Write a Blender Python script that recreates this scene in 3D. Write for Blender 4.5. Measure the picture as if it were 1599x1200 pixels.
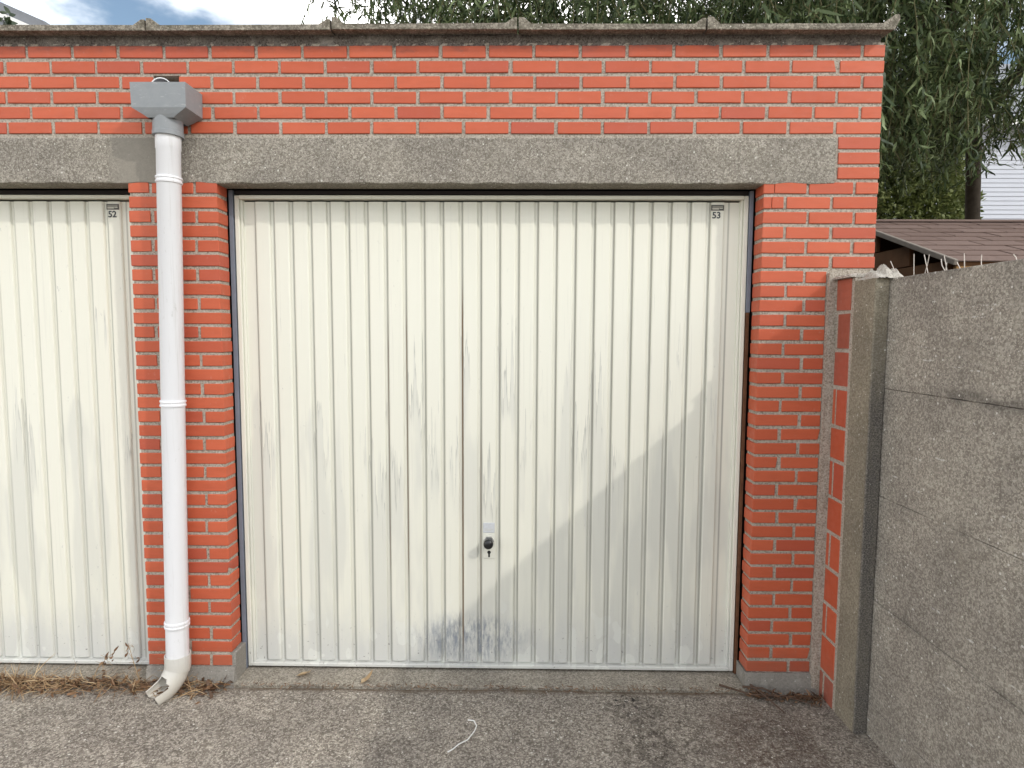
import bpy, bmesh, math, random
import numpy as np
from mathutils import Vector, Matrix
random.seed(7); rng = np.random.default_rng(11)
R = math.radians
scene = bpy.context.scene
for o in list(bpy.data.objects): bpy.data.objects.remove(o)
C = scene.collection

# ------------------------------------------------------------------ camera
cam_d = bpy.data.cameras.new('camera'); cam = bpy.data.objects.new('camera', cam_d); C.objects.link(cam)
yaw, pit, rol = -0.01328, 0.07981, 0.00434
r_ = Vector((math.cos(yaw), -math.sin(yaw), 0)); fw = Vector((math.sin(yaw)*math.cos(pit), math.cos(yaw)*math.cos(pit), -math.sin(pit)))
u_ = r_.cross(fw)
r2 = math.cos(rol)*r_ + math.sin(rol)*u_; u2 = -math.sin(rol)*r_ + math.cos(rol)*u_
cam.matrix_world = Matrix(((r2.x, u2.x, -fw.x, -1.54849), (r2.y, u2.y, -fw.y, -2.77033), (r2.z, u2.z, -fw.z, 1.55531), (0, 0, 0, 1)))
cam_d.sensor_width = 36; cam_d.lens = 36*970/1599; cam_d.clip_start = 0.05; cam_d.clip_end = 600
scene.camera = cam

# ------------------------------------------------------------------ sky, sun, exposure
SUN = Vector((1.28, -1.0, 1.17)).normalized()          # direction towards the sun
elev = math.asin(SUN.z); azim = math.atan2(SUN.x, SUN.y)  # rotation from +Y towards +X
w = bpy.data.worlds.new('World'); scene.world = w; w.use_nodes = True
nt = w.node_tree; nt.nodes.clear()
out = nt.nodes.new('ShaderNodeOutputWorld'); bg = nt.nodes.new('ShaderNodeBackground')
sky = nt.nodes.new('ShaderNodeTexSky'); sky.sky_type = 'NISHITA'; sky.sun_disc = False
sky.sun_elevation = elev; sky.sun_rotation = azim; sky.altitude = 50; sky.air_density = 1.7; sky.dust_density = 0.5; sky.ozone_density = 5.0
tc = nt.nodes.new('ShaderNodeTexCoord'); mp = nt.nodes.new('ShaderNodeMapping'); mp.inputs['Scale'].default_value = (1.0, 1.0, 2.2)
mp.inputs['Location'].default_value = (1.27, -1.99, 0.04)
nz = nt.nodes.new('ShaderNodeTexNoise'); nz.inputs['Scale'].default_value = 2.3; nz.inputs['Detail'].default_value = 7; nz.inputs['Roughness'].default_value = 0.55
rp = nt.nodes.new('ShaderNodeValToRGB'); rp.color_ramp.elements[0].position = 0.395; rp.color_ramp.elements[1].position = 0.64
mx = nt.nodes.new('ShaderNodeMix'); mx.data_type = 'RGBA'
mx.inputs['B'].default_value = (35.6, 35.0, 34.0, 1)
rp.color_ramp.interpolation = 'EASE'; rp.color_ramp.elements[0].color = (0.018, 0.018, 0.018, 1)
nt.links.new(tc.outputs['Generated'], mp.inputs['Vector']); nt.links.new(mp.outputs['Vector'], nz.inputs['Vector'])
nt.links.new(nz.outputs['Fac'], rp.inputs['Fac']); nt.links.new(rp.outputs['Color'], mx.inputs['Factor'])
nt.links.new(sky.outputs['Color'], mx.inputs['A']); nt.links.new(mx.outputs['Result'], bg.inputs['Color'])
bg.inputs['Strength'].default_value = 0.15
nt.links.new(bg.outputs['Background'], out.inputs['Surface'])
sl = bpy.data.lights.new('sun', 'SUN'); sl.energy = 2.0; sl.angle = R(1.0); sl.color = (1.0, 0.95, 0.87)
so = bpy.data.objects.new('sun', sl); C.objects.link(so); so.rotation_euler = SUN.to_track_quat('Z', 'Y').to_euler(); so.location = (6, -6, 8)
scene.view_settings.view_transform = 'Standard'; scene.view_settings.look = 'None'; scene.view_settings.gamma = 1
scene.view_settings.use_curve_mapping = False; scene.view_settings.exposure = -0.40

# ------------------------------------------------------------------ node helper
class NB:
    def __init__(s, name, rough=0.8, spec=0.3):
        s.m = bpy.data.materials.new(name); s.m.use_nodes = True; s.t = s.m.node_tree
        s.p = s.t.nodes['Principled BSDF']; s.p.inputs['Roughness'].default_value = rough
        s.p.inputs['Specular IOR Level'].default_value = spec
        s.tc = s.t.nodes.new('ShaderNodeTexCoord'); s.vec = s.tc.outputs['Object']
    def n(s, typ, **kw):
        k = s.t.nodes.new(typ)
        for a, b in kw.items(): setattr(k, a, b)
        return k
    def l(s, a, b): s.t.links.new(a, b)
    def put(s, inp, v):
        if isinstance(v, (int, float)): inp.default_value = v
        elif isinstance(v, (tuple, list)): inp.default_value = tuple(v) + ((1,) if len(v) == 3 and len(inp.default_value) == 4 else ())
        else: s.l(v, inp)
    def scaled(s, sc, vec=None, off=(0, 0, 0)):
        k = s.n('ShaderNodeMapping'); s.l(vec or s.vec, k.inputs['Vector']); k.inputs['Scale'].default_value = sc if isinstance(sc, tuple) else (sc,)*3
        k.inputs['Location'].default_value = off
        return k.outputs['Vector']
    def noise(s, sc, detail=4, rough=0.55, vec=None, off=(0, 0, 0)):
        k = s.n('ShaderNodeTexNoise'); k.inputs['Scale'].default_value = 1; k.inputs['Detail'].default_value = detail; k.inputs['Roughness'].default_value = rough
        s.l(s.scaled(sc, vec, off), k.inputs['Vector']); return k.outputs['Fac']
    def voro(s, sc, out='Color', vec=None):
        k = s.n('ShaderNodeTexVoronoi'); k.inputs['Scale'].default_value = 1; s.l(s.scaled(sc, vec), k.inputs['Vector'])
        return k.outputs[out]
    def ramp(s, f, stops):
        k = s.n('ShaderNodeValToRGB'); e = k.color_ramp.elements
        while len(e) < len(stops): e.new(0.5)
        for i, (p, c) in enumerate(stops):
            e[i].position = p; e[i].color = (c, c, c, 1) if isinstance(c, (int, float)) else tuple(c) + (1,)
        s.l(f, k.inputs['Fac']); return k.outputs['Color']
    def mix(s, f, a, b, mode='MIX'):
        k = s.n('ShaderNodeMix'); k.data_type = 'RGBA'; k.blend_type = mode
        s.put(k.inputs['Factor'], f); s.put(k.inputs['A'], a); s.put(k.inputs['B'], b); return k.outputs['Result']
    def math(s, op, a, b=0.0, c=0.0, clamp=False):
        k = s.n('ShaderNodeMath'); k.operation = op; k.use_clamp = clamp
        s.put(k.inputs[0], a); s.put(k.inputs[1], b); s.put(k.inputs[2], c); return k.outputs[0]
    def xyz(s):
        k = s.n('ShaderNodeSeparateXYZ'); s.l(s.vec, k.inputs[0]); return k.outputs
    def sep(s, col):
        k = s.n('ShaderNodeSeparateColor'); s.l(col, k.inputs[0]); return k.outputs
    def rnd(s):
        return s.n('ShaderNodeObjectInfo').outputs['Random']
    def smooth(s, v, lo, hi):
        k = s.n('ShaderNodeMapRange'); k.interpolation_type = 'SMOOTHSTEP'
        s.put(k.inputs['Value'], v); k.inputs['From Min'].default_value = lo; k.inputs['From Max'].default_value = hi; return k.outputs['Result']
    def blob(s, x, y, z, cx, cz, rx, rz):       # soft elliptical spot in two coordinates
        a = s.math('DIVIDE', s.math('SUBTRACT', x, cx), rx); b = s.math('DIVIDE', s.math('SUBTRACT', z, cz), rz)
        d = s.math('SQRT', s.math('ADD', s.math('MULTIPLY', a, a), s.math('MULTIPLY', b, b)))
        return s.smooth(d, 1.0, 0.35)
    def bump(s, h, strength=0.5, dist=0.003):
        k = s.n('ShaderNodeBump'); k.inputs['Strength'].default_value = strength; k.inputs['Distance'].default_value = dist
        s.l(h, k.inputs['Height']); s.l(k.outputs['Normal'], s.p.inputs['Normal'])
    def done(s, col, rough=None):
        s.put(s.p.inputs['Base Color'], col)
        if rough is not None: s.put(s.p.inputs['Roughness'], rough)
        return s.m
def plain(name, col, rough=0.6, spec=0.3, metal=0.0, var=0.12, sc=30):
    b = NB(name, rough, spec); b.p.inputs['Metallic'].default_value = metal
    f = b.noise(sc, 4)
    return b.done(b.mix(f, tuple(c*(1-var) for c in col), tuple(min(1, c*(1+var)) for c in col)))

def aggregate(b, base, dark, light, s1=110, s2=230, lo=0.35):
    """exposed-aggregate concrete: returns colour and height"""
    v1 = b.sep(b.voro(s1))[0]; v2 = b.sep(b.voro(s2))[1]; n1 = b.noise(60, 5, 0.7); n2 = b.noise(4.0, 4, 0.6)
    c = b.mix(b.ramp(v1, [(0.0, 0.0), (0.55, 0.35), (1.0, 1.0)]), dark, base)
    c = b.mix(b.math('MULTIPLY', b.smooth(v2, 0.6, 1.0), 0.75), c, light)
    c = b.mix(b.math('MULTIPLY', b.smooth(n1, 0.52, 0.75), 0.6), c, dark)
    c = b.mix(b.smooth(n2, 0.3, 0.7), b.mix(1.0, c, (0.84, 0.83, 0.83), 'MULTIPLY'), b.mix(1.0, c, (1.12, 1.11, 1.09), 'MULTIPLY'))
    h = b.math('ADD', b.math('MULTIPLY', v1, 0.5), b.math('ADD', b.math('MULTIPLY', v2, 0.4), n1))
    return c, h
def specks(b, col, light=(0.72, 0.70, 0.66), sc=70, th=0.955):
    v = b.n('ShaderNodeTexVoronoi'); v.inputs['Scale'].default_value = 1; b.l(b.scaled(sc), v.inputs['Vector'])
    pick = b.math('GREATER_THAN', b.sep(v.outputs['Color'])[2], th); rad = b.math('MULTIPLY', b.math('ADD', b.sep(v.outputs['Color'])[0], 0.25), 0.30); near = b.math('LESS_THAN', v.outputs['Distance'], rad)
    return b.mix(b.math('MULTIPLY', b.math('MULTIPLY', pick, near), 0.8), col, light)

# ------------------------------------------------------------------ materials
def m_brick(name='glazed red brick', a=(0.455, 0.092, 0.042), c=(0.52, 0.114, 0.053), dirt=0.25):
    b = NB(name, 0.55, 0.35)
    rn = b.rnd(); k = b.n('ShaderNodeCombineXYZ'); b.l(b.math('MULTIPLY', rn, 37), k.inputs[0]); b.l(b.math('MULTIPLY', rn, 91), k.inputs[1])
    ad = b.n('ShaderNodeVectorMath'); b.l(b.vec, ad.inputs[0]); b.l(k.outputs[0], ad.inputs[1]); V = ad.outputs[0]
    col = b.mix(rn, a, c)
    rn2 = b.math('FRACT', b.math('MULTIPLY', rn, 17.3))
    col = b.mix(b.math('MULTIPLY', b.smooth(rn2, 0.72, 1.0), 0.55), col, (0.38, 0.075, 0.048))
    col = b.mix(b.math('MULTIPLY', b.smooth(b.noise((9, 9, 40), 5, 0.6, V), 0.4, 0.75), 0.35), col, tuple(x*0.8 for x in a))
    col = b.mix(b.math('MULTIPLY', b.smooth(b.noise(55, 6, 0.7, V), 0.60, 0.74), dirt), col, (0.42, 0.33, 0.27))
    col = b.mix(b.math('MULTIPLY', b.smooth(b.noise(300, 2, 0.7, V), 0.66, 0.75), 0.5), col, (0.22, 0.06, 0.04))
    gp = b.n('ShaderNodeNewGeometry').outputs['Position']; sx = b.n('ShaderNodeSeparateXYZ'); b.l(gp, sx.inputs[0]); wz = sx.outputs[2]
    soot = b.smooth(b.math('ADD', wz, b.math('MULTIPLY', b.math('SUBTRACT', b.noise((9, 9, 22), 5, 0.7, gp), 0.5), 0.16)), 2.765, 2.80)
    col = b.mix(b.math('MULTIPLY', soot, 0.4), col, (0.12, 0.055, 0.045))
    foot = b.math('MULTIPLY', b.smooth(b.math('ADD', wz, b.math('MULTIPLY', b.math('SUBTRACT', b.noise(14, 5, 0.7, gp), 0.5), 0.35)), 0.16, -0.02), 0.35)
    col = b.mix(foot, col, (0.27, 0.13, 0.09))
    eff = b.math('MULTIPLY', b.smooth(b.noise((7, 7, 5), 5, 0.7, gp), 0.60, 0.72), b.smooth(b.noise(90, 4, 0.7, gp), 0.50, 0.64))
    col = b.mix(b.math('MULTIPLY', eff, 0.35), col, (0.55, 0.36, 0.28))
    b.bump(b.noise(160, 4, 0.6, V), 0.25, 0.001)
    return b.done(col, b.ramp(b.noise(30, 3, 0.6, V), [(0.3, 0.42), (0.7, 0.66)]))
M_BRICK = m_brick()
M_OLD = m_brick('weathered red block', (0.30, 0.085, 0.055), (0.42, 0.12, 0.075), 0.5)
def m_mortar(name='pale sandy mortar', base=(0.48, 0.43, 0.365), dark=(0.22, 0.185, 0.15)):
    b = NB(name, 0.95, 0.1)
    n = b.noise(130, 6, 0.75); n2 = b.noise(9, 3)
    col = b.mix(b.smooth(n, 0.36, 0.58), dark, base)
    col = b.mix(b.math('MULTIPLY', b.smooth(n2, 0.5, 0.8), 0.4), col, (0.58, 0.55, 0.50))
    col = specks(b, col, (0.72, 0.70, 0.66), 170, 0.93)
    b.bump(n, 0.9, 0.006)
    return b.done(col)
M_MORTAR = m_mortar(); M_RENDER = m_mortar('grey cement render', (0.30, 0.28, 0.25), (0.22, 0.205, 0.185))
def m_lintel():
    b = NB('exposed aggregate lintel concrete', 0.9, 0.2)
    c, h = aggregate(b, (0.325, 0.301, 0.262), (0.16, 0.143, 0.12), (0.47, 0.443, 0.392), 130, 270)
    x, y, z = b.xyz()
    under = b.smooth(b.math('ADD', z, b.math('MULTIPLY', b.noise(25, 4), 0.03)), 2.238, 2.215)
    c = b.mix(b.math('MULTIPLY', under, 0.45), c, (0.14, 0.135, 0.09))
    c = specks(b, c, (0.66, 0.64, 0.59), 90, 0.95)
    c = b.mix(b.math('MULTIPLY', b.smooth(b.noise((26, 26, 1.3), 4, 0.65), 0.52, 0.74), 0.30), c, (0.15, 0.135, 0.11))
    c = b.mix(b.math('MULTIPLY', b.smooth(b.noise((2.3, 2.3, 5), 5, 0.7), 0.50, 0.68), 0.30), c, (0.17, 0.155, 0.125))
    smear = b.smooth(b.math('ADD', b.math('ABSOLUTE', b.math('SUBTRACT', x, -3.20)), b.math('MULTIPLY', b.math('SUBTRACT', b.noise((16, 16, 7), 5, 0.65), 0.5), 0.22)), 0.17, 0.10)
    c = b.mix(b.math('MULTIPLY', smear, 0.85), c, b.mix(b.noise(45, 4), (0.225, 0.205, 0.175), (0.265, 0.245, 0.21)))
    b.bump(b.math('MULTIPLY', h, b.math('SUBTRACT', 1.05, smear)), 0.5, 0.003); return b.done(c)
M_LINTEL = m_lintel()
def m_coping():
    b = NB('weathered coping concrete', 0.95, 0.1)
    c, h = aggregate(b, (0.29, 0.265, 0.225), (0.13, 0.115, 0.095), (0.40, 0.37, 0.31), 120, 240)
    c = b.mix(b.math('MULTIPLY', b.smooth(b.noise(14, 5, 0.65), 0.5, 0.68), 0.7), c, (0.09, 0.085, 0.06))
    c = specks(b, c, (0.66, 0.63, 0.54), 85, 0.91)
    b.bump(h, 0.6, 0.004); return b.done(c)
M_COPING = m_coping()
def m_fence():
    b = NB('aged fence concrete', 0.95, 0.1)
    x, y, z = b.xyz()
    c, h = aggregate(b, (0.385, 0.357, 0.312), (0.20, 0.18, 0.156), (0.50, 0.468, 0.41), 130, 270)
    big = b.noise((1.6, 1.6, 2.4), 5, 0.65)
    c = b.mix(b.math('MULTIPLY', b.smooth(big, 0.55, 0.80), 0.35), c, (0.14, 0.122, 0.10))
    # grime along the slab joints and below the top edge
    zz = b.math('ADD', b.math('DIVIDE', b.math('SUBTRACT', 1.778, z), 0.4295), b.math('MULTIPLY', b.noise(7, 4), 0.20))
    fr = b.math('FRACT', b.math('ADD', zz, 0.9))
    near = b.smooth(b.math('ABSOLUTE', b.math('SUBTRACT', fr, 0.5)), 0.40, 0.5)
    c = b.mix(b.math('MULTIPLY', b.math('MULTIPLY', near, b.smooth(b.noise(3.1, 4), 0.42, 0.66)), 0.5), c, (0.075, 0.07, 0.065))
    c = b.mix(b.math('MULTIPLY', b.smooth(b.noise((5, 5, 5), 5, 0.7, off=(3, 8, 1)), 0.56, 0.72), 0.35), c, (0.36, 0.33, 0.275))
    c = specks(b, c, (0.66, 0.64, 0.60), 80, 0.955)
    # pale scratches
    v = b.n('ShaderNodeTexVoronoi'); v.inputs['Scale'].default_value = 1
    rot = b.n('ShaderNodeMapping'); b.l(b.vec, rot.inputs[0]); rot.inputs['Rotation'].default_value = (R(38), 0, 0); rot.inputs['Scale'].default_value = (1, 4, 34)
    b.l(rot.outputs[0], v.inputs['Vector'])
    sc = b.math('MULTIPLY', b.math('LESS_THAN', v.outputs['Distance'], 0.12), b.math('GREATER_THAN', b.sep(v.outputs['Color'])[0], 0.86))
    c = b.mix(b.math('MULTIPLY', b.math('MULTIPLY', sc, b.smooth(b.noise(70, 3), 0.45, 0.6)), 0.7), c, (0.66, 0.64, 0.62))
    b.bump(h, 0.7, 0.004); return b.done(c)
M_FENCE = m_fence()
def m_post():
    b = NB('stained post concrete', 0.95, 0.1)
    x, y, z = b.xyz()
    c, h = aggregate(b, (0.275, 0.248, 0.195), (0.18, 0.16, 0.12), (0.34, 0.31, 0.255), 130, 260)
    # algae and soot on the slot side that faces the yard
    front = b.smooth(b.math('ADD', y, b.math('MULTIPLY', b.noise((30, 30, 8), 4), 0.016)), -0.296, -0.312)
    hgt = b.smooth(b.math('ADD', z, b.math('MULTIPLY', b.noise(5, 4), 0.5)), 1.95, 1.45)
    c2 = b.mix(b.smooth(b.noise(170, 5, 0.8), 0.42, 0.62), (0.04, 0.038, 0.042), (0.23, 0.215, 0.20))
    c = b.mix(b.math('MULTIPLY', b.math('MULTIPLY', front, hgt), b.math('ADD', 0.5, b.math('MULTIPLY', b.noise((10, 10, 5), 5, 0.7), 0.6))), c, c2)
    c = specks(b, c, (0.6, 0.58, 0.54), 90, 0.965)
    b.bump(h, 0.7, 0.003); return b.done(c)
M_POST = m_post()
def m_ground():
    b = NB('worn exposed aggregate concrete', 0.95, 0.15)
    x, y, z = b.xyz()
    c, h = aggregate(b, (0.38, 0.345, 0.295), (0.15, 0.13, 0.11), (0.58, 0.535, 0.465), 105, 200)
    c = b.mix(b.math('MULTIPLY', b.smooth(b.noise(1.7, 5, 0.65), 0.5, 0.7), 0.35), c, (0.16, 0.14, 0.12))
    # moss and rust-brown dirt gathered at the right
    n = b.noise(26, 6, 0.75); n2 = b.noise(7, 5, 0.7)
    s1 = b.blob(x, None, y, -0.98, -0.36, 0.30, 0.38); s2 = b.blob(x, None, y, -0.55, -0.42, 0.34, 0.42)
    s3 = b.blob(x, None, y, -1.08, -0.10, 0.12, 0.14)
    f1 = b.math('MULTIPLY', s1, b.smooth(b.math('ADD', n, b.math('MULTIPLY', n2, 0.5)), 0.66, 0.92))
    f2 = b.math('MULTIPLY', s2, b.smooth(b.math('ADD', n, b.math('MULTIPLY', n2, 0.5)), 0.60, 0.85))
    c = b.mix(b.math('MULTIPLY', b.math('MULTIPLY', f1, b.smooth(b.noise(120, 4, 0.8), 0.34, 0.54)), 0.95), c, (0.055, 0.045, 0.036)); c = b.mix(b.math('MULTIPLY', b.math('MULTIPLY', f2, b.smooth(b.noise(120, 4, 0.8), 0.36, 0.56)), 0.85), c, (0.095, 0.06, 0.045))
    c = b.mix(b.math('MULTIPLY', b.math('MULTIPLY', s3, b.smooth(n, 0.5, 0.62)), 0.95), c, (0.03, 0.028, 0.026))
    # soil line along the wall foot
    edge = b.math('MULTIPLY', b.smooth(b.math('ADD', y, b.math('MULTIPLY', b.noise(12, 5), 0.09)), -0.035, 0.035), 0.8)
    c = b.mix(edge, c, b.mix(n, (0.07, 0.045, 0.028), (0.20, 0.15, 0.10)))
    c = specks(b, c, (0.72, 0.69, 0.63), 75, 0.945)
    b.bump(h, 1.0, 0.006); return b.done(c)
M_GROUND = m_ground()
def m_door(name, seed, rust=(), dx=0.0):
    b = NB(name, 0.42, 0.4)
    x, y, z = b.xyz(); off = (seed, 0, seed*0.7)
    c = b.mix(b.noise((2.2, 2.2, 0.9), 4, 0.6, off=off), (0.70, 0.692, 0.60), (0.75, 0.74, 0.655))
    # per-panel variation: washed-off runs with pointed tops
    cell = b.math('FLOOR', b.math('MULTIPLY', x, 1/0.0871)); wn = b.n('ShaderNodeTexWhiteNoise'); wn.noise_dimensions = '1D'; b.l(b.math('ADD', cell, seed), wn.inputs['W'])
    top = b.math('ADD', b.math('MULTIPLY', wn.outputs['Value'], 0.55), 0.95)
    jag = b.noise((75, 75, 1.4), 3, 0.6, off=off)
    lim = b.math('ADD', top, b.math('MULTIPLY', b.math('SUBTRACT', jag, 0.5), 1.5))
    d = b.math('SUBTRACT', lim, z)                              # >0 below the tide line
    on = b.smooth(d, 0.0, 0.012); band = b.math('MULTIPLY', on, b.smooth(d, 0.11, 0.0))
    patch = b.smooth(b.noise((7, 7, 1.1), 3, 0.5, off=(seed+3, 1, 2)), 0.46, 0.56)
    c = b.mix(b.math('MULTIPLY', b.math('MULTIPLY', on, patch), 0.55), c, (0.58, 0.58, 0.53))
    c = b.mix(b.math('MULTIPLY', b.math('MULTIPLY', band, patch), 0.70), c, (0.36, 0.36, 0.33))
    runs = b.smooth(b.noise((110, 110, 1.6), 4, 0.6, off=off), 0.56, 0.75)
    c = b.mix(b.math('MULTIPLY', runs, 0.34), c, (0.52, 0.51, 0.46))
    # small chips
    chips = b.math('MULTIPLY', b.smooth(b.noise((60, 60, 26), 5, 0.7, off=off), 0.665, 0.69), b.smooth(b.noise(2.3, 3, off=off), 0.45, 0.62))
    c = b.mix(b.math('MULTIPLY', chips, 0.5), c, (0.43, 0.43, 0.41))
    # road dirt near the ground
    low = b.smooth(b.math('ADD', z, b.math('MULTIPLY', b.math('SUBTRACT', b.noise((14, 14, 5), 5, 0.7, off=off), 0.5), 0.35)), 0.30, -0.05)
    c = b.mix(b.math('MULTIPLY', low, 0.55), c, (0.50, 0.51, 0.52))
    spl = b.math('MULTIPLY', b.smooth(b.noise(70, 3, 0.6, off=off), 0.66, 0.70), b.smooth(z, 0.25, -0.02))
    c = b.mix(b.math('MULTIPLY', spl, 0.8), c, (0.17, 0.16, 0.15))
    peel = b.math('MULTIPLY', b.smooth(b.noise((11, 11, 7), 2, 0.4, off=(seed+9, 0, 4)), 0.62, 0.635), b.smooth(z, 0.42, 0.05))
    c = b.mix(b.math('MULTIPLY', peel, 0.5), c, (0.72, 0.73, 0.68))
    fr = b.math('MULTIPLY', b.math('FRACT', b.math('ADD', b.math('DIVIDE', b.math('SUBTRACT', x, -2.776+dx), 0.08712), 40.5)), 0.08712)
    ln = b.smooth(b.math('ABSOLUTE', b.math('SUBTRACT', fr, 0.04356-0.0010)), 0.0060, 0.0020)  # dark line painted at each rib's left edge, standing in for groove shade
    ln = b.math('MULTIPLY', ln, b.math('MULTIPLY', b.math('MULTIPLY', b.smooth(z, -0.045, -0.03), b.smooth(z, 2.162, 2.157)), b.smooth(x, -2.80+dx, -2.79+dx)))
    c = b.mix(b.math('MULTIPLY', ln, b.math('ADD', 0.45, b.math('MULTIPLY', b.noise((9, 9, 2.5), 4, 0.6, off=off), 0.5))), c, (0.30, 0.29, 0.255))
    if rust:
        sc_ = b.blob(x, None, z, -1.78, 0.085, 0.36, 0.16)
        sm = b.math('MULTIPLY', sc_, b.smooth(b.noise((60, 60, 14), 5, 0.75), 0.36, 0.68))
        c = b.mix(b.math('MULTIPLY', sm, 0.85), c, (0.19, 0.215, 0.265))
        for rx, z0, z1, k in rust:
            f = b.smooth(b.math('ABSOLUTE', b.math('SUBTRACT', x, b.math('ADD', rx, b.math('MULTIPLY', b.math('SUBTRACT', b.noise((0, 0, 9), 3), 0.5), 0.004)))), 0.0050, 0.0022)
            f = b.math('MULTIPLY', f, b.math('MULTIPLY', b.smooth(z, z0-0.2, z0), b.smooth(z, z1, z1-0.25)))
            c = b.mix(b.math('MULTIPLY', f, k), c, (0.16, 0.085, 0.03))
    b.bump(b.noise(22, 4, 0.5, off=off), 0.10, 0.004)
    return b.done(c, b.ramp(b.noise(18, 4), [(0.3, 0.36), (0.7, 0.58)]))
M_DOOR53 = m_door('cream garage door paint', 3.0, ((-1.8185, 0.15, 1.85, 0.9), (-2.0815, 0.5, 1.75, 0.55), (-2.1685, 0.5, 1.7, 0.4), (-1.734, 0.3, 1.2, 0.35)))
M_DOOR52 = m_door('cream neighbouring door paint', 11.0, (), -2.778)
M_STEEL = plain('blue grey frame steel', (0.17, 0.19, 0.235), 0.5, 0.4, 0.0, 0.2, 20)
M_RUST = plain('rusty brown frame steel', (0.12, 0.055, 0.03), 0.85, 0.2, 0.0, 0.5, 40)
M_HEAD = plain('dark header steel', (0.035, 0.03, 0.03), 0.8)  # near-black header between lintel soffit and door leaf
M_DARK = plain('dark interior', (0.02, 0.02, 0.02), 0.9)
def m_pvc(name, col, dirt):
    b = NB(name, 0.35, 0.45)
    c = b.mix(b.noise((20, 20, 3), 4, 0.6), col, tuple(k*0.93 for k in col))
    x, y, z = b.xyz()
    lowd = b.smooth(b.math('ADD', z, b.math('MULTIPLY', b.noise(18, 4), 0.16)), 0.22, 0.02)
    c = b.mix(b.math('MULTIPLY', lowd, dirt), c, (0.42, 0.38, 0.31))
    c = b.mix(b.math('MULTIPLY', b.smooth(b.noise((60, 60, 25), 5, 0.7), 0.60, 0.72), 0.45), c, (0.46, 0.46, 0.44))
    c = b.mix(b.math('MULTIPLY', b.smooth(b.noise((70, 70, 1.6), 4, 0.65), 0.54, 0.72), 0.4), c, (0.5, 0.49, 0.47))
    return b.done(c)
M_PVCW = m_pvc('white pipe plastic', (0.76, 0.765, 0.79), 0.6)
def m_hopper():
    b = NB('grey hopper plastic', 0.45, 0.4)
    c = b.mix(b.noise(40, 5, 0.7), (0.20, 0.215, 0.23), (0.27, 0.285, 0.295))
    c = b.mix(b.math('MULTIPLY', b.smooth(b.noise((30, 30, 90), 4, 0.7), 0.58, 0.7), 0.4), c, (0.42, 0.43, 0.43))
    return b.done(c)
M_PVCG = m_hopper()
M_BLACK = plain('black knob plastic', (0.012, 0.012, 0.013), 0.3, 0.5)
M_CHROME = plain('worn lock metal', (0.55, 0.55, 0.55), 0.35, 0.5, 0.9, 0.15, 120)
M_STICK = plain('silver sticker foil', (0.58, 0.60, 0.63), 0.45, 0.4, 0.2, 0.15, 160)
M_PLATE = plain('dark maker plate', (0.09, 0.085, 0.075), 0.5)
M_PALE = plain('pale plate print', (0.5, 0.49, 0.42), 0.5)
M_INK = plain('grey number ink', (0.06, 0.065, 0.07), 0.6)

# ------------------------------------------------------------------ object helpers
def mesh_of(bm, name, mat, smooth=False):
    me = bpy.data.meshes.new(name); bm.normal_update(); bm.to_mesh(me); bm.free()
    for m in (mat if isinstance(mat, (list, tuple)) else [mat]): me.materials.append(m)
    if smooth:
        for p in me.polygons: p.use_smooth = True
    if any(p.use_smooth for p in me.polygons): me.set_sharp_from_angle(angle=R(38))
    return me
def link(name, me, parent=None, loc=None):
    o = bpy.data.objects.new(name, me); C.objects.link(o)
    if loc: o.location = loc
    if parent is not None:
        o.parent = parent; o.matrix_parent_inverse = WORLD[parent.name].inverted()
    WORLD[o.name] = Matrix.Translation(o.location)
    return o
WORLD = {}
def thing(name, loc, label, cat, group=None):
    o = bpy.data.objects.new(name, None); C.objects.link(o); o.location = loc; o.empty_display_size = 0.1
    WORLD[o.name] = Matrix.Translation(o.location); return tag(o, label, cat, group)
def tag(o, label=None, cat=None, group=None, kind=None):
    for k, v in (('label', label), ('category', cat), ('group', group), ('kind', kind)):
        if v: o[k] = v
    return o
def box(bm, x0, x1, y0, y1, z0, z1, bev=0.0, mi=0):
    t = bmesh.new(); r = bmesh.ops.create_cube(t, size=1)
    bmesh.ops.scale(t, vec=(x1-x0, y1-y0, z1-z0), verts=t.verts); bmesh.ops.translate(t, vec=((x0+x1)/2, (y0+y1)/2, (z0+z1)/2), verts=t.verts)
    if bev: bmesh.ops.bevel(t, geom=t.edges[:], offset=bev, segments=1, affect='EDGES', profile=0.5)
    add(bm, t, mi)
def add(bm, t, mi=0):
    vm = {v: bm.verts.new(v.co) for v in t.verts}
    for f in t.faces:
        try:
            g = bm.faces.new([vm[v] for v in f.verts]); g.smooth = f.smooth; g.material_index = mi
        except ValueError: pass
    t.free()
def rings(bm, sections, closed_caps=True, mi=0, smooth=True):
    """sections: list of equal-length point loops"""
    L = [[bm.verts.new(p) for p in s] for s in sections]; n = len(L[0])
    for a, b in zip(L, L[1:]):
        for i in range(n):
            f = bm.faces.new((a[i], a[(i+1) % n], b[(i+1) % n], b[i])); f.smooth = smooth; f.material_index = mi
    if closed_caps:
        for s in (L[0][::-1], L[-1]):
            f = bm.faces.new(s); f.material_index = mi
    bmesh.ops.recalc_face_normals(bm, faces=bm.faces[:])
def circ(c, r, axis, n=28, ref=None):
    ax = Vector(axis).normalized(); a = Vector(ref) if ref else (Vector((1, 0, 0)) if abs(ax.x) < 0.9 else Vector((0, 1, 0)))
    e1 = (a - ax*a.dot(ax)).normalized(); e2 = ax.cross(e1)
    return [Vector(c) + r*(math.cos(t)*e1 + math.sin(t)*e2) for t in [2*math.pi*i/n for i in range(n)]]
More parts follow.
